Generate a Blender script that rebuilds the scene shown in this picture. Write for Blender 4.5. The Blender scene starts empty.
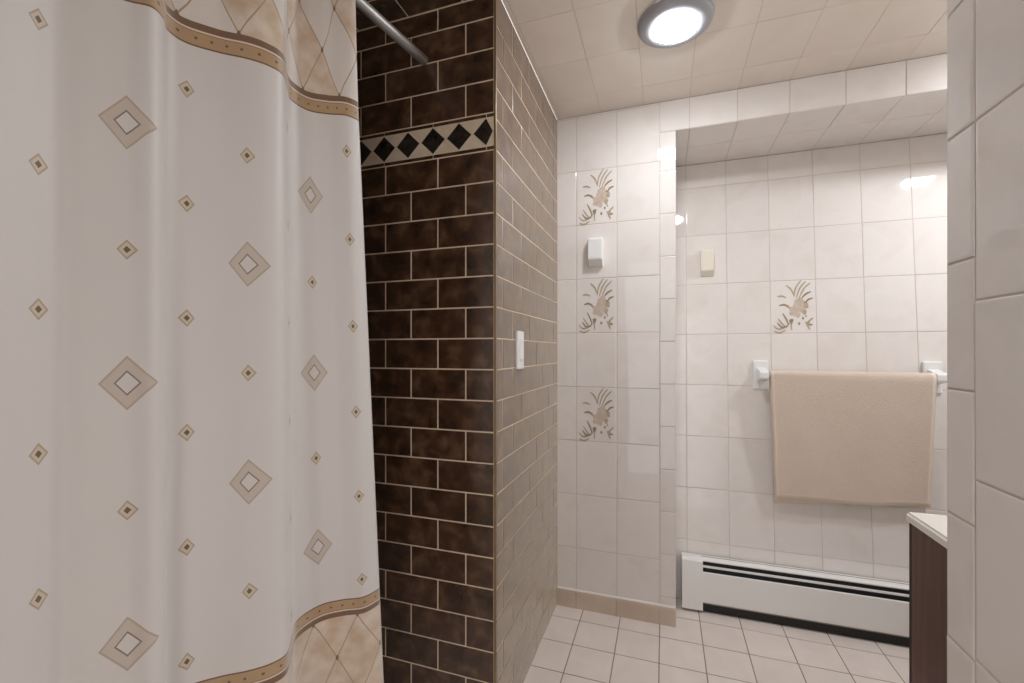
import bpy, bmesh, math, random
from mathutils import Vector
random.seed(7)
SC = bpy.context.scene
COL = SC.collection

# ------------------------------------------------------------------ camera, world, exposure
CAM_H, YAW, FOC = 1.221, 0.32944, 444.77
H = 2.338                                        # ceiling height
cam_d = bpy.data.cameras.new('camera'); cam = bpy.data.objects.new('camera', cam_d); COL.objects.link(cam)
cam.location = (0, 0, CAM_H); cam.rotation_euler = (math.pi/2, 0, YAW)
cam_d.sensor_fit = 'HORIZONTAL'; cam_d.sensor_width = 36; cam_d.lens = FOC*36/1024
cam_d.shift_y = 9.7/1024; cam_d.clip_start = 0.02
SC.camera = cam
W = bpy.data.worlds.new('world'); SC.world = W; W.use_nodes = True
W.node_tree.nodes['Background'].inputs[0].default_value = (1.0, 0.975, 0.975, 1)
W.node_tree.nodes['Background'].inputs[1].default_value = 1.35
vs = SC.view_settings
vs.view_transform = 'Standard'; vs.look = 'None'; vs.gamma = 1; vs.use_curve_mapping = False; vs.exposure = 0.46
LAMP_STRENGTH, VANITY_LAMP_STRENGTH = 102.0, 178.0

# ------------------------------------------------------------------ helpers
def lin(r, g, b):
    f = lambda v: (v/255/12.92) if v <= 10 else ((v/255+0.055)/1.055)**2.4
    return (f(r), f(g), f(b), 1)

def mat(name, col, rough=0.5, metal=0.0, spec=0.5, ior=1.5):
    m = bpy.data.materials.new(name); m.use_nodes = True
    b = m.node_tree.nodes['Principled BSDF']
    b.inputs['Base Color'].default_value = col; b.inputs['Roughness'].default_value = rough
    b.inputs['Metallic'].default_value = metal; b.inputs['IOR'].default_value = ior
    b.inputs['Specular IOR Level'].default_value = spec
    return m

def N(m, t, **kw):
    n = m.node_tree.nodes.new(t)
    for k, v in kw.items(): setattr(n, k, v)
    return n
def L(m, a, b): m.node_tree.links.new(a, b)
def bsdf(m): return m.node_tree.nodes['Principled BSDF']

def mottle(m, cols, scale=6, detail=5, island=0.0, rough=None, bump=0.0, bscale=40, dist=0.5):
    """noise mottled colour between cols, optional tint per tile, optional bump"""
    tc = N(m, 'ShaderNodeTexCoord'); no = N(m, 'ShaderNodeTexNoise')
    no.inputs['Scale'].default_value = scale; no.inputs['Detail'].default_value = detail
    no.inputs['Distortion'].default_value = dist
    vec = tc.outputs['Object']
    ge = N(m, 'ShaderNodeNewGeometry')
    if island:
        ad = N(m, 'ShaderNodeVectorMath', operation='MULTIPLY_ADD')
        cb = N(m, 'ShaderNodeCombineXYZ'); 
        for i in range(3): L(m, ge.outputs['Random Per Island'], cb.inputs[i])
        L(m, cb.outputs[0], ad.inputs[0]); ad.inputs[1].default_value = (31, 17, 23); L(m, vec, ad.inputs[2])
        vec = ad.outputs[0]
    L(m, vec, no.inputs['Vector'])
    rp = N(m, 'ShaderNodeValToRGB'); els = rp.color_ramp.elements
    els[0].position = 0.3; els[1].position = 0.72
    els[0].color = cols[0]; els[1].color = cols[-1]
    for i, c in enumerate(cols[1:-1]):
        e = els.new(0.3+0.42*(i+1)/(len(cols)-1)); e.color = c
    L(m, no.outputs['Fac'], rp.inputs['Fac'])
    out = rp.outputs['Color']
    if island:
        hs = N(m, 'ShaderNodeHueSaturation'); mr = N(m, 'ShaderNodeMapRange')
        mr.inputs['To Min'].default_value = 1-island; mr.inputs['To Max'].default_value = 1+island
        L(m, ge.outputs['Random Per Island'], mr.inputs['Value']); L(m, mr.outputs[0], hs.inputs['Value'])
        L(m, out, hs.inputs['Color']); out = hs.outputs['Color']
    L(m, out, bsdf(m).inputs['Base Color'])
    if bump:
        n2 = N(m, 'ShaderNodeTexNoise'); n2.inputs['Scale'].default_value = bscale; n2.inputs['Detail'].default_value = 3
        L(m, tc.outputs['Object'], n2.inputs['Vector'])
        bp = N(m, 'ShaderNodeBump'); bp.inputs['Strength'].default_value = bump; bp.inputs['Distance'].default_value = 0.002
        L(m, n2.outputs['Fac'], bp.inputs['Height']); L(m, bp.outputs[0], bsdf(m).inputs['Normal'])
    return m

M = {}
M['tile'] = mottle(mat('cream_glazed_tile', lin(226,216,208), 0.04), [lin(229,221,214), lin(235,228,222), lin(231,225,220)], 7, 4, 0.02, bump=0.05, bscale=9)
M['ceil_grout'] = mat('tan_grout', lin(206,190,174), 0.9)
M['white_grout'] = mat('pale_grout', lin(208,196,184), 0.9)
M['ceil_tile'] = mottle(mat('ceiling_tile', lin(222,210,198), 0.25), [lin(230,218,206), lin(237,226,216)], 5, 4, 0.015, bump=0.1, bscale=9)
M['floor_tile'] = mottle(mat('floor_tile', lin(216,203,192), 0.3), [lin(226,213,204), lin(234,223,215)], 9, 4, 0.025, bump=0.1, bscale=20)
M['floor_grout'] = mat('floor_grout', lin(150,130,114), 0.9)
M['brown'] = mottle(mat('brown_marbled_tile', lin(70,48,34), 0.24, ior=1.8), [lin(50,31,19), lin(76,51,34), lin(108,81,60)], 18, 12, 0.12, dist=0.25, bump=0.15, bscale=25)
bsdf(M['brown']).inputs['Sheen Weight'].default_value = 1.0; bsdf(M['brown']).inputs['Sheen Roughness'].default_value = 0.35; bsdf(M['brown']).inputs['Sheen Tint'].default_value = (1, 0.88, 0.72, 1)
M['brown_grout'] = mat('beige_grout', lin(234,212,186), 0.9)
M['edge_trim'] = mat('bronze_edge', lin(150,128,98), 0.35, 0.6)
M['black_tile'] = mottle(mat('dark_mosaic', lin(40,34,30), 0.15), [lin(30,25,22), lin(62,55,48)], 40, 5, 0.05)
M['beige_tile'] = mottle(mat('beige_mosaic', lin(230,212,188), 0.3), [lin(224,204,178), lin(238,222,200)], 30, 4, 0.03)
M['white_ceramic'] = mat('white_ceramic', lin(238,238,236), 0.12)
M['cream_ceramic'] = mat('cream_ceramic', lin(238,230,216), 0.15)
M['white_metal'] = mat('white_enamel', lin(246,244,241), 0.3)
M['dark_slot_shadow'] = mat('dark_slot_shadow', lin(40,40,40), 0.7)
M['wood'] = mat('dark_stained_wood', lin(70,42,32), 0.4, spec=0.25)
M['wood_dark'] = mat('dark_wood_edge', lin(52,33,25), 0.6, spec=0.2)
M['counter'] = mat('cream_counter', lin(236,230,220), 0.2)
M['chrome'] = mat('brushed_chrome', lin(196,194,192), 0.4, 0.55)
M['nickel'] = mat('grey_nickel_ring', lin(176,178,184), 0.45, 0.25)
M['plastic'] = mat('white_plastic', lin(240,239,236), 0.3)
M['plastic_grey'] = mat('grey_plastic', lin(150,150,150), 0.4)
M['paint_tan'] = mottle(mat('tan_glaze_paint', lin(176,152,124), 0.3), [lin(172,154,130), lin(192,176,154)], 60, 3)
M['paint_dark'] = mat('brown_glaze_paint', lin(152,132,108), 0.3)
M['paint_pink'] = mottle(mat('blush_glaze_paint', lin(206,180,160), 0.3), [lin(196,176,158), lin(212,196,180)], 60, 3)
M['plaster'] = mat('cream_paint', lin(228,220,210), 0.7)
for key, st in (('lamp', LAMP_STRENGTH), ('vanity_lamp', VANITY_LAMP_STRENGTH)):
    M[key] = mat(key+'_diffuser', lin(240,240,240), 0.5)
    bsdf(M[key]).inputs['Emission Color'].default_value = (0.93, 0.97, 1.02, 1); bsdf(M[key]).inputs['Emission Strength'].default_value = st

def link(name, bm, mats, parent=None, smooth=False):
    me = bpy.data.meshes.new(name); bm.normal_update(); bm.to_mesh(me); bm.free()
    for k in (mats if isinstance(mats, (list, tuple)) else [mats]): me.materials.append(M[k] if isinstance(k, str) else k)
    if smooth:
        for p in me.polygons: p.use_smooth = True
    o = bpy.data.objects.new(name, me); COL.objects.link(o)
    if parent:
        o.parent = parent
        if parent.type == 'EMPTY': o.matrix_parent_inverse = parent.matrix_basis.inverted()
    return o
def thing(name, label, cat, loc=(0, 0, 0), group=None):
    o = bpy.data.objects.new(name, None); COL.objects.link(o); o.location = loc; o.empty_display_size = 0.05
    o['label'] = label; o['category'] = cat
    if group: o['group'] = group
    return o
def structure(o): o['kind'] = 'structure'; return o
def quad(bm, pts, mi=0):
    f = bm.faces.new([bm.verts.new(p) for p in pts]); f.material_index = mi; return f
def box(bm, x0, x1, y0, y1, z0, z1, mi=0, bev=0.0, seg=2):
    r = bmesh.ops.create_cube(bm, size=1)
    for v in r['verts']:
        v.co = Vector((x0+(v.co.x+.5)*(x1-x0), y0+(v.co.y+.5)*(y1-y0), z0+(v.co.z+.5)*(z1-z0)))
    fs = {f for v in r['verts'] for f in v.link_faces}
    for f in fs: f.material_index = mi
    if bev:
        es = {e for v in r['verts'] for e in v.link_edges}
        q = bmesh.ops.bevel(bm, geom=list(es), offset=bev, segments=seg, affect='EDGES', profile=0.5)
        for f in q['faces']: f.material_index = mi
def prism(bm, poly, axis, a, b, mi=0):
    """poly of (p,q) extruded along axis 'x': (y,z) from x=a..b"""
    mk = {'x': lambda t, p, q: (t, p, q), 'y': lambda t, p, q: (p, t, q), 'z': lambda t, p, q: (p, q, t)}[axis]
    A = [bm.verts.new(mk(a, *p)) for p in poly]; B = [bm.verts.new(mk(b, *p)) for p in poly]
    n = len(poly); fs = [bm.faces.new(A), bm.faces.new(B[::-1])]
    for i in range(n): fs.append(bm.faces.new((A[i], A[(i+1) % n], B[(i+1) % n], B[i])))
    for f in fs: f.material_index = mi
    bmesh.ops.recalc_face_normals(bm, faces=fs)
def tube(bm, path, r, n=12, mi=0):
    path = [Vector(p) for p in path]; rings = []
    for i, p in enumerate(path):
        t = (path[min(i+1, len(path)-1)]-path[max(i-1, 0)]).normalized()
        a = t.orthogonal().normalized() if abs(t.z) > .9 else t.cross(Vector((0, 0, 1))).normalized()
        b = t.cross(a)
        rings.append([bm.verts.new(p+r*(math.cos(2*math.pi*k/n)*a+math.sin(2*math.pi*k/n)*b)) for k in range(n)])
    for A, B in zip(rings, rings[1:]):
        for k in range(n): bm.faces.new((A[k], A[(k+1) % n], B[(k+1) % n], B[k])).material_index = mi
    bm.faces.new(rings[0][::-1]); bm.faces.new(rings[-1])
    bmesh.ops.recalc_face_normals(bm, faces=bm.faces[:])
def lathe(bm, prof, cx, cy, n=64, mi=0):
    rings = []
    for r, z in prof: rings.append([bm.verts.new((cx+r*math.cos(2*math.pi*k/n), cy+r*math.sin(2*math.pi*k/n), z)) for k in range(n)] if r > 1e-6 else [bm.verts.new((cx, cy, z))])
    fs = []
    for A, B in zip(rings, rings[1:]):
        for k in range(n):
            a0, a1 = A[k % len(A)], A[(k+1) % len(A)]; b0, b1 = B[k % len(B)], B[(k+1) % len(B)]
            vsq = []
            for v in (a0, a1, b1, b0):
                if v not in vsq: vsq.append(v)
            if len(vsq) > 2: fs.append(bm.faces.new(vsq))
    for f in fs: f.material_index = mi
    bmesh.ops.recalc_face_normals(bm, faces=fs)

def tiles(bm, fn, rects, gap=0.0025, depth=0.0018, lip=0.004, mi=0, tilt=0.0004):
    """pillowed tiles; fn(u, v, d) gives a point, d being the height above the tile face"""
    for (u0, u1, v0, v1) in rects:
        g = gap/2; a, b, c, d = u0+g, u1-g, v0+g, v1-g
        if b-a < 2.4*lip or d-c < 2.4*lip: l = 0.2*min(b-a, d-c)
        else: l = lip
        if l <= 0: continue
        tu, tv = random.uniform(-tilt, tilt), random.uniform(-tilt, tilt)
        rings = []
        for ins, dep in ((0, -depth), (0, -depth*.45), (l*.35, -depth*.12), (l, 0)):
            pts = []
            for (u, v, su, sv) in ((a+ins, c+ins, -1, -1), (b-ins, c+ins, 1, -1), (b-ins, d-ins, 1, 1), (a+ins, d-ins, -1, 1)):
                pts.append(bm.verts.new(fn(u, v, dep+su*tu+sv*tv)))
            rings.append(pts)
        for A, B in zip(rings, rings[1:]):
            for k in range(4): bm.faces.new((A[k], A[(k+1) % 4], B[(k+1) % 4], B[k])).material_index = mi
        bm.faces.new(rings[-1]).material_index = mi
def grid(us, vs): return [(u0, u1, v0, v1) for u0, u1 in zip(us, us[1:]) for v0, v1 in zip(vs, vs[1:])]
def series(start, step, lo, hi):
    k = math.ceil((lo-start)/step+1e-6); out = [lo]
    while start+k*step < hi-1e-4: out.append(start+k*step); k += 1
    return out+[hi]
def sub(bm_tiles_rects, u0, u1): return bm_tiles_rects

# key planes of the room
YD = -0.45                                     # wall with the open doorway, just behind the camera
YB, XS, YF = 2.103, -0.489, 1.277            # white end wall, brown side face, brown front face
XN, ZN = 0.05, 2.201                          # recess: left edge and top
XR, YR = 0.42, 0.884                          # near right wall and its far end
X_FAR = 2.0
def y_rec(z): return 2.35+0.17*z/2.2          # the wall of the recess leans back
ROWS = series(0.7955, 0.2557, 0.084, H)
G = 0.0016                                    # grout lies this far below the tile face

# ------------------------------------------------------------------ setting
# floor
bm = bmesh.new()
fx = series(-0.0185, 0.1715, -1.5, X_FAR); fy = series(1.834, 0.1725, YD, 2.6)
tiles(bm, lambda u, v, d: (u, v, d), [r for r in grid(fx, fy) if not (r[0] > 0.5 and r[3] < 0.7)], 0.004, 0.0015, 0.003, 0)
box(bm, -1.5, X_FAR, YD, 2.6, -0.06, -0.0011, 1)
structure(link('floor', bm, ['floor_tile', 'floor_grout']))

# ceiling
bm = bmesh.new()
tx = series(0.106, 0.193, XS+0.001, X_FAR); ty = series(1.70, 0.2557, YD, 2.103)
tiles(bm, lambda u, v, d: (u, -v, H-d), [(a, b, -d_, -c) for a, b, c, d_ in grid(tx, ty)], 0.0018, 0.001, 0.002, 0, 0.0004)
box(bm, XS, X_FAR, YD, 2.6, H+0.0007, H+0.08, 1)
structure(link('ceiling', bm, ['ceil_tile', 'ceil_grout']))

# white end wall with trim edge, header and soffit
bm = bmesh.new()
f_back = lambda u, v, d: (u, YB-d, v)
tiles(bm, f_back, grid([XS, -0.395, -0.207, -0.019], ROWS))
TR = series(0.312, 0.1905, 0.084, ZN)
tiles(bm, f_back, grid([-0.019, XN-0.001], TR))
hx = [-0.019, 0.106]+[0.296+0.194*k for k in range(9)]
tiles(bm, f_back, grid(hx, [ZN+0.001, H]))
tiles(bm, lambda u, v, d: (u, -v, ZN-d), grid([XN]+series(0.106, 0.1915, XN+0.001, X_FAR)[1:], [-2.521, -2.30, YB*-1-0.001]), 0.003)
tiles(bm, lambda u, v, d: (XN+d, u, v), grid([YB+0.002, 2.30, 2.5], TR))
box(bm, XS-0.01, XN-G, YB+G, 2.62, 0, H, 1)
box(bm, XN-G, X_FAR, YB+G, 2.62, ZN+G, H, 1)
wall_back = structure(link('wall_back', bm, ['tile', 'white_grout']))

# leaning wall of the recess
bm = bmesh.new()
f_rec = lambda u, v, d: (u, y_rec(v)-d*0.997, v-d*0.0)
rx = series(0.108, 0.1912, XN, X_FAR); rz = series(0.7955, 0.2557, 0.0, ZN)
tiles(bm, f_rec, grid(rx, rz), 0.0022)
prism(bm, [(y_rec(0)+G, 0), (y_rec(ZN)+G, ZN), (2.62, ZN), (2.62, 0)], 'x', XN-G, X_FAR, 1)
wall_recess = structure(link('wall_recess', bm, ['tile', 'white_grout']))

# near right wall with its trim edge
bm = bmesh.new()
f_r = lambda u, v, d: (XR-d, -u, v)
zr = series(1.037, 0.2565, 0.0, H); zt = series(1.163, 0.1935, 0.0, H)
tiles(bm, f_r, grid([-YR, -0.817], zt), 0.003, 0.0025, 0.005)
tiles(bm, f_r, grid([-0.8165]+[-0.623+0.194*k for k in range(10)], zr), 0.003, 0.0025, 0.005)
tiles(bm, lambda u, v, d: (-u, YR+d, v), grid(series(-0.5, 0.194, -X_FAR, -XR), zr))
box(bm, XR+0.002, X_FAR, YD, YR-0.002, 0, H, 1)
structure(link('wall_right', bm, ['tile', 'white_grout']))
bm = bmesh.new()
tiles(bm, lambda u, v, d: (X_FAR-d, -u, v), grid(series(-2.0, 0.194, -2.6, -YR), series(0.7955, 0.2557, 0, H)))
box(bm, X_FAR+G, X_FAR+0.1, YR-0.1, 2.62, 0, H, 1)
structure(link('wall_side', bm, ['tile', 'white_grout']))

# brown shower partition
bm = bmesh.new()
RB = 0.0969; S0, S1 = 1.842, 1.957
f_f = lambda u, v, d: (u, YF-d, v); f_s = lambda u, v, d: (XS+d, u, v)
def brick(z_edges, first_odd, joints, lo, hi):
    out = []
    for k, (z0, z1) in enumerate(zip(z_edges, z_edges[1:])):
        odd = (k % 2 == 0) == first_odd
        js = series(joints+(0.0985 if odd else 0), 0.197, lo, hi)
        out += [(a, b, z0, z1) for a, b in zip(js, js[1:])]
    return out
XE = XS-0.006
zlow = [S0-RB*k for k in range(20)]; zlow = [z for z in zlow if z > 0.02]+[0.0]
zup = [S1, S1+0.101, S1+0.198, S1+0.295, 2.322]
def down(zs): return [(b, a) for a, b in zip(zs, zs[1:])]
def rows(zpairs, first_odd, joint, lo, hi):
    out = []
    for k, (z0, z1) in enumerate(zpairs):
        odd = (k % 2 == 1) ^ first_odd
        js = series(joint+(0.0985 if odd else 0), 0.197, lo, hi)
        out += [(a, b, z0, z1) for a, b in zip(js, js[1:])]
    return out
GB = 0.0045
tiles(bm, f_f, rows(down(zlow), False, -0.492, -1.5, XE), GB, 0.0012, 0.002, 0)
tiles(bm, f_f, rows(list(zip(zup, zup[1:])), True, -0.492, -1.5, XE), GB, 0.0012, 0.002, 0)
sr = [0.0]+[S0-RB*k for k in range(18, -6, -1)]; sr = [z for z in sr if z < H-0.03]+[H]
tiles(bm, f_s, rows(list(zip(sr, sr[1:])), True, 1.44, YF+0.006, YB-0.001), 0.0036, 0.0012, 0.002, 0)
box(bm, -1.5, XS-0.001, YF+0.001, YB+0.0005, 0, H, 1)
wall_shower = structure(link('wall_shower', bm, ['brown', 'brown_grout']))
bm = bmesh.new()
box(bm, XS-0.0065, XS+0.0012, YF-0.0012, YF+0.0065, 0, H, 0, 0.001)
structure(link('trim_1', bm, 'edge_trim'))

# diamond border strip set in the brown wall
bm = bmesh.new()
y0 = YF-0.0006
tiles(bm, f_f, [(a, b, z0, z1) for a, b in zip(series(-0.706, 0.1855, -1.5, XE), series(-0.706, 0.1855, -1.5, XE)[1:]) for z0, z1 in ((S0+0.001, S0+0.013), (S1-0.013, S1-0.001))], 0.002, 0.0012, 0.001, 0)
zc, hh = (S0+S1)/2, (S1-S0)/2-0.0145
pitch = 0.0925
box(bm, -1.5, XE, YF-0.0004, YF+0.001, S0+0.0135, S1-0.0135, 1)
for k in range(-9, 3):
    cxk = -0.706+pitch*k
    if cxk-pitch/2 < -1.5: continue
    w = 0.0425
    pts = [(cxk-w, zc), (cxk, zc-hh*.97), (cxk+w, zc), (cxk, zc+hh*.97)]
    pts = [(min(x, XE-0.004), z) for x, z in pts]
    if pts[0][0] >= XE-0.006: continue
    fr = [bm.verts.new((x, YF-0.0012, z)) for x, z in pts]; bk = [bm.verts.new((x, YF, z)) for x, z in pts]
    bm.faces.new(fr).material_index = 2
    for i in range(4): bm.faces.new((bk[i], bk[(i+1) % 4], fr[(i+1) % 4], fr[i])).material_index = 2
o = link('mosaic_border', bm, ['brown', 'beige_tile', 'black_tile'], wall_shower); o['label'] = 'beige strip of black diamonds'

# shower room behind the curtain: ceiling, far wall
bm = bmesh.new()
cxs = series(-0.59, 0.197, -1.5, XS)
tiles(bm, lambda u, v, d: (u, -v, 2.322-d), rows([(-YF+0.0969*k, -YF+0.0969*(k+1)) for k in range(26)], False, -0.60, -1.5, XS-0.002), GB, 0.0012, 0.002, 0)
box(bm, -1.5, XS, YD, YF, 2.323, H+0.08, 1)
structure(link('ceiling.001', bm, ['brown', 'brown_grout']))
bm = bmesh.new()
zz = [RB*k for k in range(25)]
tiles(bm, lambda u, v, d: (-1.5+d, u, v), rows(list(zip(zz, zz[1:])), False, 0.0, YD, YF), GB, 0.0012, 0.002, 0)
box(bm, -1.6, -1.5-0.001, YD, YB, 0, H, 1)
structure(link('wall_left', bm, ['brown', 'brown_grout']))

# baseboard under the end wall
bm = bmesh.new()
bx = [XS]+[-0.395, -0.207, -0.019, XN]
for a, b in zip(bx, bx[1:]):
    prism(bm, [(YB+0.002, 0), (YB-0.009, 0), (YB-0.007, 0.02), (YB-0.006, 0.072), (YB-0.003, 0.08), (YB+0.002, 0.08)], 'x', a+0.0008, b-0.0008, 0)
prism(bm, [(YB+0.001, 0.0805), (YB-0.0055, 0.0805), (YB-0.003, 0.087), (YB+0.001, 0.088)], 'x', XS+0.001, XN, 1)
structure(link('baseboard_back', bm, [mottle(mat('base_tile', lin(205,186,166), 0.3), [lin(198,178,158), lin(210,192,174)], 8), mat('white_caulk', lin(240,232,222), 0.5)]))

# painted plant tiles, set in the walls
BL = [[(520,150),(470,210),(455,275)], [(600,175),(545,215),(500,285)], [(605,240),(555,260),(520,290)], [(385,185),(430,220),(455,270)],
      [(305,270),(345,268),(385,280)], [(320,340),(370,335),(410,360)], [(265,490),(310,520),(380,500),(440,450)], [(310,440),(345,480),(380,505)],
      [(350,400),(385,450),(400,490)], [(445,445),(425,490),(430,530)], [(555,480),(600,450),(618,438)], [(560,480),(590,490),(612,488)],
      [(550,465),(575,505),(590,525)], [(270,535),(320,548),(375,528)], [(620,290),(580,300),(550,330)], [(560,160),(505,215),(475,285)], [(395,335),(420,370),(445,400)], [(300,470),(340,505),(395,500)]]
BLOB = [(500,320,44,0),(525,365,46,0),(440,385,38,0),(480,405,34,0),(562,345,24,1),(470,350,30,0),(545,395,22,1),(495,480,12,2),(530,440,11,2),(557,425,8,2),(425,460,20,2),(545,318,9,2),(580,478,14,1)]
def plant_tile(fn, u0, u1, v0, v1, parent, flip=False):
    bm = bmesh.new()
    U = lambda x: u0+(x-243)/402*(u1-u0); V = lambda y: v0+(552-y)/402*(v1-v0)
    lay = [0]
    def up(): lay[0] += 1; return 0.0007+0.00001*lay[0]
    for st in BL:
        d = up(); P = []
        for i in range(len(st)-1):
            a = st[max(i-1, 0)]; b = st[i]; c = st[i+1]; e = st[min(i+2, len(st)-1)]
            for k in range(5):
                t = k/5
                P.append(tuple(.5*(2*b[j]+(c[j]-a[j])*t+(2*a[j]-5*b[j]+4*c[j]-e[j])*t*t+(-a[j]+3*b[j]-3*c[j]+e[j])*t**3) for j in (0, 1)))
        P.append(st[-1]); n = len(P); prev = None
        for i, (x, y) in enumerate(P):
            q = P[min(i+1, n-1)]; r = P[max(i-1, 0)]; dx, dy = q[0]-r[0], q[1]-r[1]; l = math.hypot(dx, dy) or 1
            w = 2.6+4.6*math.sin(math.pi*min(1, (i+.6)/n*1.0))
            A = bm.verts.new(fn(U(x-dy/l*w), V(y+dx/l*w), d)); B = bm.verts.new(fn(U(x+dy/l*w), V(y-dx/l*w), d))
            if prev: bm.faces.new((prev[0], prev[1], B, A)).material_index = 0 if lay[0] % 3 else 1
            prev = (A, B)
    for (x, y, r, k) in BLOB:
        d = up(); n = 14; vsb = []
        for i in range(n):
            a = 2*math.pi*i/n; rr = r*(0.86+0.14*math.cos(3*a+x)+0.1*math.sin(5*a+y))
            vsb.append(bm.verts.new(fn(U(x+rr*math.cos(a)), V(y-rr*1.05*math.sin(a)), d)))
        bm.faces.new(vsb).material_index = {0: 2, 1: 0, 2: 1}[k]
    o = link('painted_plant_motif', bm, ['paint_tan', 'paint_dark', 'paint_pink'], parent)
    o['label'] = 'tan plant painted on one tile'
    return o
for zi in (1.8183, 1.307, 0.7955):
    plant_tile(f_back, -0.393, -0.209, zi, zi+0.2557, wall_back)
plant_tile(f_rec, 0.492, 0.681, 1.307, 1.5627, wall_recess)

# ------------------------------------------------------------------ lamps
def ceiling_lamp(x, y, label, glow):
    t = thing('ceiling_light', label, 'light', (x, y, H), 'round flush ceiling lights')
    b = bmesh.new(); lathe(b, [(0.118, H), (0.122, H-0.005), (0.119, H-0.013), (0.110, H-0.019), (0.075, H-0.026), (0.071, H-0.025), (0.071, H-0.012)], x, y)
    link('trim_ring', b, 'nickel', t, True)
    b = bmesh.new(); lathe(b, [(0.0708, H-0.018), (0.0698, H-0.027), (0.064, H-0.032), (0.045, H-0.036), (0.0, H-0.038)], x, y)
    link('diffuser', b, glow, t, True)
    return t
ceiling_lamp(0.035, 1.60, 'round flush ceiling light with grey metal ring, above the tiled floor by the recess', 'lamp')
t2 = ceiling_lamp(1.39, 1.85, 'second round flush ceiling light, beyond the near right wall above the vanity', 'vanity_lamp')

# ------------------------------------------------------------------ shower curtain
CP = [(-0.93,-0.26),(-0.875,-0.17),(-0.93,-0.06),(-0.865,0.06),(-0.885,0.17),(-0.83,0.25),(-0.823,0.320),(-0.8378,0.3783),(-0.841,0.406),(-0.8229,0.4285),(-0.7998,0.4663),(-0.7756,0.4873),(-0.7835,0.5089),(-0.8073,0.5324),(-0.8089,0.5657),(-0.7766,0.6032),(-0.7418,0.632),(-0.7193,0.6608),(-0.7156,0.6906),(-0.7461,0.7331),(-0.7755,0.7758),(-0.7708,0.8303),(-0.7386,0.8624),(-0.7012,0.8837),(-0.6890,0.9156),(-0.6925,0.930)]
def spline(P, n=10):
    Q = [tuple(2*P[0][j]-P[1][j] for j in (0, 1))]+P+[tuple(2*P[-1][j]-P[-2][j] for j in (0, 1))]; out = []
    for i in range(1, len(Q)-2):
        a, b, c, d = Q[i-1:i+3]
        for k in range(n):
            t = k/n; out.append(tuple(.5*(2*b[j]+(c[j]-a[j])*t+(2*a[j]-5*b[j]+4*c[j]-d[j])*t*t+(-a[j]+3*b[j]-3*c[j]+d[j])*t**3) for j in (0, 1)))
    return out+[P[-1]]
CS = spline(CP); SL = [0.0]
for p, q in zip(CS, CS[1:]): SL.append(SL[-1]+math.hypot(q[0]-p[0], q[1]-p[1]))
KEY = [(SL[10*i], c) for i, c in ((7, -1), (10, 0), (14, 1), (16, 2), (19, 3), (21, 4), (23, 5))]   # pattern columns along the cloth
def column(s):
    if s <= KEY[0][0]: return -1+(s-KEY[0][0])/0.1025
    for (a, i), (b, j) in zip(KEY, KEY[1:]):
        if s <= b: return i+(j-i)*(s-a)/(b-a)
    return 5+(s-KEY[-1][0])/0.1025
ZC0, ZC1 = 0.27, 2.135
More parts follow.
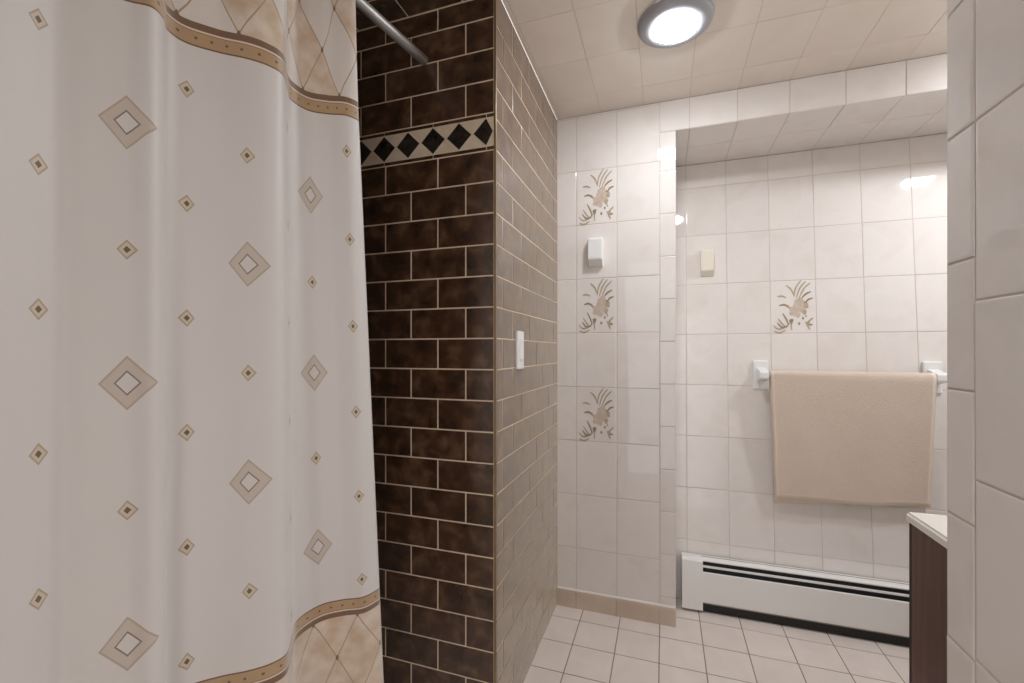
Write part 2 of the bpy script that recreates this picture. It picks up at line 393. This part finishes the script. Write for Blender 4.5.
def curtain_material():
    m = mat('patterned_curtain_cloth', lin(225,220,216), 0.5)
    nt = m.node_tree
    def val(x): return x
    def op(o, a, b=None, c=None):
        n = N(m, 'ShaderNodeMath', operation=o)
        for i, x in enumerate((a, b, c)):
            if x is None: continue
            if isinstance(x, (int, float)): n.inputs[i].default_value = x
            else: L(m, x, n.inputs[i])
        return n.outputs[0]
    def mix(f, a, b):
        n = N(m, 'ShaderNodeMix', data_type='RGBA'); L(m, f, n.inputs[0])
        for i, x in ((6, a), (7, b)):
            if isinstance(x, tuple): n.inputs[i].default_value = x
            else: L(m, x, n.inputs[i])
        return n.outputs[2]
    uv = N(m, 'ShaderNodeUVMap', uv_map='cloth'); sx = N(m, 'ShaderNodeSeparateXYZ'); L(m, uv.outputs[0], sx.inputs[0])
    u, z = sx.outputs[0], sx.outputs[1]
    D, C_ = 0.41, 0.1025
    v = op('DIVIDE', op('SUBTRACT', z, CAM_H), D)
    def wrap(x, c0, per): return op('WRAP', op('SUBTRACT', x, c0), per/2, -per/2)
    def dia(uc, uper, vc, vper, a, b):
        du = op('MULTIPLY', op('ABSOLUTE', wrap(u, uc, uper)), C_/a); dv = op('MULTIPLY', op('ABSOLUTE', wrap(v, vc, vper)), D/b)
        return op('ADD', du, dv)
    big = op('MINIMUM', dia(0, 4, -0.122, 1, 0.034, 0.043), dia(2, 4, 0.40, 1, 0.034, 0.043))
    sm = op('MINIMUM', op('MINIMUM', dia(0, 4, 0.39, 1, 0.0125, 0.016), dia(2, 4, -0.10, 1, 0.0125, 0.016)), dia(1, 2, 0.145, 0.5, 0.0125, 0.016))
    lt = lambda x, t: op('LESS_THAN', x, t)
    gt = lambda x, t: op('GREATER_THAN', x, t)
    base = lin(220, 216, 213)
    big = op('ADD', big, op('MULTIPLY', gt(z, 1.745), 9))
    col = mix(lt(big, 1), base, lin(186,169,151))
    col = mix(lt(big, 0.90), col, lin(203,192,180))
    col = mix(lt(big, 0.47), col, lin(134,120,112))
    col = mix(lt(big, 0.39), col, lin(217,212,207))
    col = mix(lt(sm, 1), col, lin(184,164,136))
    col = mix(lt(sm, 0.76), col, lin(209,198,180))
    col = mix(lt(sm, 0.36), col, lin(112,88,60))
    # harlequin fields above and below the two bands
    zc = op('MINIMUM', op('ABSOLUTE', op('SUBTRACT', z, 1.816)), op('ABSOLUTE', op('SUBTRACT', z, 0.582)))
    p = op('ADD', op('ADD', u, 0.13), op('DIVIDE', zc, 0.20)); q = op('SUBTRACT', op('ADD', u, 0.13), op('DIVIDE', zc, 0.20))
    fp = op('ABSOLUTE', wrap(p, 0, 1)); fq = op('ABSOLUTE', wrap(q, 0, 1))
    no = N(m, 'ShaderNodeTexNoise'); no.inputs['Scale'].default_value = 22; no.inputs['Detail'].default_value = 4
    mp = N(m, 'ShaderNodeMapping'); mp.inputs['Scale'].default_value = (0.1025, 1, 1); L(m, uv.outputs[0], mp.inputs[0]); L(m, mp.outputs[0], no.inputs['Vector'])
    nr = N(m, 'ShaderNodeMapRange'); nr.inputs['From Min'].default_value = 0.35; nr.inputs['From Max'].default_value = 0.65; L(m, no.outputs['Fac'], nr.inputs['Value'])
    hc = mix(op('MULTIPLY', gt(z, 1.3), op('GREATER_THAN', op('WRAP', op('FLOOR', p), 2, 0), 0.5)), mix(nr.outputs[0], lin(224,209,193), lin(204,180,154)), lin(222,215,208))
    hc = mix(lt(op('MINIMUM', fp, fq), 0.014), hc, lin(176,152,126))
    hc = mix(lt(op('MAXIMUM', fp, fq), 0.04), hc, lin(120,98,74))
    field = op('ADD', gt(z, 1.80), lt(z, 0.60))
    col = mix(field, col, hc)
    # the bands: w runs 0 at the plain cloth, 1 at the harlequin side
    def band(za, zb, col):
        w = op('DIVIDE', op('SUBTRACT', z, za), zb-za)
        ins = op('MULTIPLY', gt(w, 0), lt(w, 1))
        c = mix(gt(w, 0.07), lin(112,84,58), mix(no.outputs['Fac'], lin(190,160,124), lin(172,140,104)))
        dt = op('ADD', op('POWER', op('MULTIPLY', wrap(u, 0.1, 0.26), C_), 2), op('POWER', op('MULTIPLY', op('SUBTRACT', w, 0.36), 0.043), 2))
        c = mix(lt(dt, 0.0026**2), c, lin(112,86,54))
        c = mix(gt(w, 0.60), c, lin(120,92,66)); c = mix(gt(w, 0.63), c, lin(224,208,190)); c = mix(gt(w, 0.71), c, lin(122,92,68))
        return mix(ins, col, c)
    col = band(1.772, 1.816, col); col = band(0.622, 0.581, col)
    L(m, col, bsdf(m).inputs['Base Color'])
    bsdf(m).inputs['Sheen Weight'].default_value = 0.9; bsdf(m).inputs['Sheen Roughness'].default_value = 0.45; bsdf(m).inputs['Specular IOR Level'].default_value = 0.5
    n2 = N(m, 'ShaderNodeTexNoise'); n2.inputs['Scale'].default_value = 14; n2.inputs['Detail'].default_value = 2
    tc = N(m, 'ShaderNodeTexCoord'); L(m, tc.outputs['Object'], n2.inputs['Vector'])
    bp = N(m, 'ShaderNodeBump'); bp.inputs['Strength'].default_value = 0.12; bp.inputs['Distance'].default_value = 0.006
    L(m, n2.outputs['Fac'], bp.inputs['Height']); L(m, bp.outputs[0], bsdf(m).inputs['Normal'])
    return m
M['curtain'] = curtain_material()
bm = bmesh.new(); lay = bm.loops.layers.uv.new('cloth'); NZ = 44
gridv = []
yw = -0.83
for i, (x, y) in enumerate(CS):
    colv = []
    xm = -0.93+0.165*(y+0.35)/1.3               # mean line of the curtain
    for k in range(NZ+1):
        z = ZC0+(ZC1-ZC0)*k/NZ
        a = (z-1.2)/0.9
        # gathers tighten and sharpen toward the rod, spread a little toward the hem
        xx = xm+(x-xm)*(1-0.10*a)
        yy = y-0.060*a*max(0, (y-0.68)/0.27)**1.5
        if z > 1.78: xx += 0.010*min(1, (z-1.78)/0.3)*math.sin(SL[i]*2*math.pi/0.085)
        if k == 0: xx += 0.002
        colv.append(bm.verts.new((xx, yy, z)))
    gridv.append(colv)
for i in range(len(CS)-1):
    for k in range(NZ):
        f = bm.faces.new((gridv[i][k], gridv[i+1][k], gridv[i+1][k+1], gridv[i][k+1]))
        for lp, (ii, kk) in zip(f.loops, ((i, k), (i+1, k), (i+1, k+1), (i, k+1))):
            lp[lay].uv = (column(SL[ii]), ZC0+(ZC1-ZC0)*kk/NZ)
curtain = link('shower_curtain', bm, 'curtain', None, True)
sd = curtain.modifiers.new('thickness', 'SOLIDIFY'); sd.thickness = 0.0015; sd.offset = 0
curtain['label'] = 'white shower curtain with tan diamonds and two brown bands, hanging in folds'; curtain['category'] = 'shower curtain'

ROD = [(-0.736,1.277),(-0.752,1.19),(-0.768,1.10),(-0.783,1.0),(-0.797,0.88),(-0.82,0.70),(-0.845,0.5),(-0.865,0.3),(-0.89,0.05),(-0.905,-0.15)]
for k in range(9):                               # rings over the rod, each through the top edge of the cloth
    y = 0.90-0.125*k
    x = next(a[0]+(b_[0]-a[0])*(a[1]-y)/(a[1]-b_[1]) for a, b_ in zip(ROD, ROD[1:]) if a[1] >= y >= b_[1])
    b = bmesh.new(); tube(b, [(x+0.030*math.cos(t_*math.pi/14), y, 2.152+0.034*math.sin(t_*math.pi/14)) for t_ in range(29)], 0.002, 8)
    link('curtain_ring', b, 'chrome', curtain, True)

# curved chrome rod, from the brown wall out along the curtain
bm = bmesh.new()
tube(bm, [(-0.736,1.277,2.165),(-0.752,1.19,2.167),(-0.768,1.10,2.168),(-0.783,1.0,2.168),(-0.797,0.88,2.168),(-0.82,0.70,2.168),(-0.845,0.5,2.168),(-0.865,0.3,2.168),(-0.89,0.05,2.168),(-0.905,-0.15,2.168),(-0.91,-0.352,2.168)], 0.015, 16)
rod = link('shower_rod', bm, 'chrome', None, True)
rod['label'] = 'brushed metal shower rod running from curtain top into the brown tile wall'; rod['category'] = 'curtain rod'

# ------------------------------------------------------------------ light switch on the brown side face
t = thing('light_switch', 'white rocker light switch on the brown tiled side face', 'light switch', (XS, 1.51, 1.225))
b = bmesh.new(); box(b, XS-0.0005, XS+0.010, 1.464, 1.536, 1.158, 1.292, 0, 0.003); link('wall_plate', b, 'plastic', t)
b = bmesh.new(); box(b, XS+0.0095, XS+0.013, 1.484, 1.516, 1.186, 1.264, 0, 0.0015); link('rocker', b, 'plastic', t)
b = bmesh.new(); box(b, XS+0.0129, XS+0.0134, 1.496, 1.504, 1.190, 1.194, 0); link('indicator', b, 'plastic_grey', t)

# ------------------------------------------------------------------ ceramic hooks
def hook(name, label, xc, yw, z0, z1, w, dep, mk):
    b = bmesh.new()
    poly = [(yw+0.004, z1), (yw-dep*.72, z1-0.004), (yw-dep, z1-0.012), (yw-dep*1.06, z0+0.036), (yw-dep*1.0, z0+0.028), (yw-dep*.3, z0+0.003), (yw+0.004, z0)]
    n = len(poly)
    prism(b, poly, 'x', xc-w/2, xc+w/2)
    bmesh.ops.bevel(b, geom=b.edges[:], offset=0.004, segments=2, affect='EDGES', profile=0.5)
    o = link(name, b, mk, None, False); o['label'] = label; o['category'] = 'hook'; o['group'] = 'ceramic wall hooks'
    return o
hook('ceramic_hook', 'white ceramic hook on the cream end wall, between two painted plant tiles', -0.302, YB, 1.615, 1.752, 0.066, 0.040, 'white_ceramic')
hook('ceramic_hook', 'cream ceramic hook on the recessed wall, up and left of towel', 0.207, y_rec(1.68), 1.600, 1.742, 0.062, 0.036, 'cream_ceramic')

# ------------------------------------------------------------------ towel bar and towel
BZ, BY = 1.108, 2.368
t = thing('towel_bar', 'white ceramic towel bar on square plates, fixed to the recessed wall', 'towel bar', (0.78, 2.43, BZ))
for xc, s in ((0.443, 1), (1.106, -1)):
    yw = y_rec(BZ)
    b = bmesh.new(); box(b, xc-0.034, xc+0.034, yw-0.014, yw+0.006, 1.036, 1.176, 0, 0.005); pl = link('wall_plate', b, 'white_ceramic', t)
    b = bmesh.new()
    prism(b, [(yw-0.010, 1.076), (yw-0.010, 1.142), (BY-0.014, 1.126), (BY-0.018, 1.120), (BY-0.018, 1.096), (BY-0.014, 1.090)], 'x', xc-0.018, xc+0.022)
    bmesh.ops.bevel(b, geom=b.edges[:], offset=0.003, segments=2, affect='EDGES', profile=0.5)
    link('post', b, 'white_ceramic', pl)
b = bmesh.new(); tube(b, [(0.44, BY, BZ), (1.115, BY, BZ)], 0.009, 16); link('rod', b, 'white_ceramic', t, True)

def towel():
    m = mat('beige_terry', lin(206,186,166), 0.95, spec=0.15)
    tc = N(m, 'ShaderNodeTexCoord')
    no = N(m, 'ShaderNodeTexNoise'); no.inputs['Scale'].default_value = 320; no.inputs['Detail'].default_value = 3; L(m, tc.outputs['Object'], no.inputs['Vector'])
    n3 = N(m, 'ShaderNodeTexNoise'); n3.inputs['Scale'].default_value = 9; L(m, tc.outputs['Object'], n3.inputs['Vector'])
    mx = N(m, 'ShaderNodeMix', data_type='RGBA'); mx.inputs[6].default_value = lin(216,196,178); mx.inputs[7].default_value = lin(230,212,196)
    ad = N(m, 'ShaderNodeMath', operation='MULTIPLY_ADD'); L(m, no.outputs['Fac'], ad.inputs[0]); ad.inputs[1].default_value = 0.5
    sc2 = N(m, 'ShaderNodeMath', operation='MULTIPLY'); L(m, n3.outputs['Fac'], sc2.inputs[0]); sc2.inputs[1].default_value = 0.5
    L(m, sc2.outputs[0], ad.inputs[2]); L(m, ad.outputs[0], mx.inputs[0]); L(m, mx.outputs[2], bsdf(m).inputs['Base Color'])
    bp = N(m, 'ShaderNodeBump'); bp.inputs['Strength'].default_value = 0.9; bp.inputs['Distance'].default_value = 0.004
    L(m, no.outputs['Fac'], bp.inputs['Height']); L(m, bp.outputs[0], bsdf(m).inputs['Normal'])
    bsdf(m).inputs['Sheen Weight'].default_value = 0.3
    M['terry'] = m; M['hem'] = mat('beige_hem', lin(230,214,198), 0.9, spec=0.1)
    NX = 48; R = 0.018
    def front_len(s): return 0.572-0.019*s-0.005*math.sin(s*9)
    def back_len(s): return 0.57-0.052*s+0.03
    prof_n = 26
    def point(s, k):
        # k: 0..prof_n front from hem up, then over the bar, then down behind
        if k <= prof_n:
            t = k/prof_n; z = BZ-(1-t)*front_len(s); y = BY-R-0.0015*math.sin(t*5+s*3)+0.010*(1-t)*(0.35+0.65*s)
        elif k <= prof_n+8:
            a = (k-prof_n)/8*math.pi; z = BZ+R*math.sin(a); y = BY-R*math.cos(a)
        else:
            t = (k-prof_n-8)/prof_n; z = BZ-t*back_len(s); y = BY+R-0.004*t
        sag = 0.006*math.sin(math.pi*s)*0
        tt = max(0, min(1, (BZ-z)/0.56))
        x0 = 0.470+0.022*tt; x1 = 1.085-0.016*tt
        y += 0.0035*math.sin(s*14+1.2)*tt
        return (x0+(x1-x0)*s, y, z+sag)
    bm = bmesh.new(); tot = 2*prof_n+8
    V = [[bm.verts.new(point(i/NX, k)) for k in range(tot+1)] for i in range(NX+1)]
    for i in range(NX):
        for k in range(tot):
            f = bm.faces.new((V[i][k], V[i+1][k], V[i+1][k+1], V[i][k+1]))
            f.material_index = 1 if (i in (0, NX-1) or k in (0, tot-1)) and True else 0
    o = link('bath_towel', bm, ['terry', 'hem'], None, True)
    sd = o.modifiers.new('pile', 'SOLIDIFY'); sd.thickness = 0.007; sd.offset = 0
    o['label'] = 'beige terry towel folded over the white bar in the recess'; o['category'] = 'towel'
towel()

# ------------------------------------------------------------------ baseboard heater in the recess
HX0, HXC, HX1, HY, HB = 0.080, 0.171, 1.75, 2.246, 2.360
t = thing('baseboard_heater', 'long white metal baseboard heater with dark louvre slots at the foot of the recessed wall', 'heater', (HX0, HB, 0))
b = bmesh.new()
prism(b, [(HB, 0.018), (HB, 0.226), (HY+0.016, 0.252), (HY+0.004, 0.250), (HY-0.003, 0.240), (HY-0.004, 0.200), (HY-0.004, 0.014), (HY+0.02, 0.014)], 'x', HX0, HXC)
bmesh.ops.bevel(b, geom=[e for e in b.edges if len({round(v.co.x, 4) for v in e.verts}) == 1], offset=0.0015, segments=1, affect='EDGES')
link('end_cap', b, 'white_metal', t)
b = bmesh.new()
box(b, HXC-0.01, HX1, HB-0.012, HB, 0.03, 0.222, 0)
prism(b, [(HB, 0.225), (HB, 0.219), (HY+0.016, 0.243), (HY+0.002, 0.242), (HY+0.001, 0.247), (HY+0.012, 0.251)], 'x', HXC-0.005, HX1, 0)
link('back_housing', b, 'white_metal', t)
b = bmesh.new()
prism(b, [(HY, 0.190), (HY+0.006, 0.193), (HY+0.012, 0.190), (HY+0.012, 0.054), (HY+0.004, 0.050), (HY, 0.056)], 'x', HXC-0.005, HX1)
link('front_panel', b, 'white_metal', t)
b = bmesh.new(); prism(b, [(HY+0.001, 0.2145), (HY+0.001, 0.2225), (HY+0.006, 0.2235), (HY+0.006, 0.2155)], 'x', HXC-0.005, HX1); link('louvre', b, 'white_metal', t)
b = bmesh.new(); box(b, HXC-0.01, HX1, HY+0.016, HY+0.075, 0.004, 0.236, 0); link('element_and_shadow', b, 'dark_slot_shadow', t)  # element as a dark box, carried down to imitate the shadow under the panel
b = bmesh.new(); box(b, HXC-0.01, HX1, HY+0.010, HY+0.022, 0.042, 0.052, 0); link('bottom_rail', b, mat('grey_rail', lin(150,136,122), 0.6), t)

# ------------------------------------------------------------------ vanity
VX, VY0, VY1, VZ = 0.603, YR+0.004, 1.430, 0.80
def woodgrain(m):
    tc = N(m, 'ShaderNodeTexCoord'); mp = N(m, 'ShaderNodeMapping'); mp.inputs['Scale'].default_value = (30, 30, 1.6); L(m, tc.outputs['Object'], mp.inputs[0])
    no = N(m, 'ShaderNodeTexNoise'); no.inputs['Scale'].default_value = 2.2; no.inputs['Detail'].default_value = 6; L(m, mp.outputs[0], no.inputs['Vector'])
    rp = N(m, 'ShaderNodeValToRGB'); rp.color_ramp.elements[0].position = .3; rp.color_ramp.elements[1].position = .75
    rp.color_ramp.elements[0].color = lin(78,46,34); rp.color_ramp.elements[1].color = lin(102,64,48)
    L(m, no.outputs['Fac'], rp.inputs['Fac']); L(m, rp.outputs[0], bsdf(m).inputs['Base Color'])
woodgrain(M['wood'])
t = thing('bathroom_vanity', 'dark brown wooden vanity with cream countertop, behind the near right wall', 'vanity', (1.1, 1.15, 0))
b = bmesh.new()
box(b, VX, VX+0.018, VY0, VY1-0.012, 0.26, 0.778, 0, 0.001); box(b, VX, VX+0.018, VY0, VY1-0.012, 0.0, 0.2585, 0, 0.001)
link('side_panel', b, 'wood', t)
b = bmesh.new(); box(b, VX+0.018, 1.56, VY0, VY1-0.024, 0.09, 0.60, 0); box(b, VX+0.018, 1.56, VY0, VY1-0.09, 0.0, 0.09, 0); link('carcass', b, 'wood_dark', t)
b = bmesh.new(); box(b, VX, VX+0.03, VY1-0.0115, VY1-0.002, 0.0, 0.778, 0); box(b, VX+0.03, 1.56, VY1-0.0235, VY1-0.004, 0.73, 0.778, 0); link('face_frame', b, 'wood_dark', t)
for x0, x1, kx in ((VX+0.034, 1.08, 1.04), (1.086, 1.556, 1.126)):
    b = bmesh.new(); box(b, x0, x1, VY1-0.023, VY1-0.002, 0.10, 0.725, 0, 0.003)
    box(b, x0+0.06, x1-0.06, VY1-0.003, VY1+0.004, 0.17, 0.655, 0, 0.003)
    d = link('door', b, 'wood', t)
    b = bmesh.new(); tube(b, [(kx, VY1-0.002, 0.66), (kx, VY1+0.012, 0.66), (kx, VY1+0.013, 0.66), (kx, VY1+0.026, 0.66)], 0.011, 14); link('knob', b, 'chrome', d)
b = bmesh.new()
hole = [(1.09+0.21*math.cos(2*math.pi*k/32), 1.17+0.15*math.sin(2*math.pi*k/32)) for k in range(32)]
TX0, TX1, TY0, TY1 = VX-0.003, 1.575, VY0, VY1+0.015
def on_rect(a):
    c, s = math.cos(a), math.sin(a); cx_, cy_ = 1.09, 1.17
    k = min((TX1-cx_)/c if c > 1e-6 else ((TX0-cx_)/c if c < -1e-6 else 9), (TY1-cy_)/s if s > 1e-6 else ((TY0-cy_)/s if s < -1e-6 else 9))
    return (cx_+k*c, cy_+k*s)
angs = sorted([2*math.pi*k/32 for k in range(32)])
outer = [on_rect(a) for a in angs]
corners = [(TX0, TY0), (TX1, TY0), (TX1, TY1), (TX0, TY1)]
for cx_, cy_ in corners:                         # snap the nearest spoke to each corner
    i = min(range(32), key=lambda j: math.hypot(outer[j][0]-cx_, outer[j][1]-cy_)); outer[i] = (cx_, cy_)
ot = [b.verts.new((x, y, VZ)) for x, y in outer]; it = [b.verts.new((x, y, VZ)) for x, y in hole]
mid = [b.verts.new((x, y, VZ-0.022)) for x, y in outer]; hm = [b.verts.new((x, y, VZ-0.022)) for x, y in hole]
for k in range(32):
    j = (k+1) % 32
    for q in ((ot[k], ot[j], it[j], it[k]), (mid[k], mid[j], ot[j], ot[k]), (hm[j], hm[k], it[k], it[j]), (hm[k], hm[j], mid[j], mid[k])): b.faces.new(q)
bmesh.ops.recalc_face_normals(b, faces=b.faces[:])
bmesh.ops.bevel(b, geom=[e for e in b.edges if all(v in ot for v in e.verts)], offset=0.006, segments=3, affect='EDGES')
bmesh.ops.bevel(b, geom=[e for e in b.edges if abs(e.verts[0].co.x-e.verts[1].co.x) < 1e-5 and abs(e.verts[0].co.y-e.verts[1].co.y) < 1e-5 and abs(e.verts[0].co.x-TX0) < 1e-4 and abs(e.verts[0].co.y-TY1) < 1e-4], offset=0.01, segments=3, affect='EDGES')
top = link('countertop', b, 'counter', t)
b = bmesh.new()
prev = None
for s, zz_ in ((1.0, VZ-0.004), (0.97, VZ-0.03), (0.88, VZ-0.08), (0.65, VZ-0.12), (0.3, VZ-0.135), (0.05, VZ-0.137)):
    ring = [b.verts.new((1.09+0.207*s*math.cos(2*math.pi*k/32), 1.17+0.147*s*math.sin(2*math.pi*k/32), zz_)) for k in range(32)]
    if prev:
        for k in range(32): b.faces.new((prev[k], prev[(k+1) % 32], ring[(k+1) % 32], ring[k]))
    prev = ring
b.faces.new(prev)
link('basin', b, 'white_ceramic', top, True)

# ------------------------------------------------------------------ wall behind the camera with the open doorway
bm = bmesh.new()
box(bm, -1.5, -0.35, YD, YD+0.1, 0, H, 0); box(bm, -0.35, XR+0.002, YD, YD+0.1, 2.10, H, 0)
structure(link('wall_front', bm, 'plaster'))
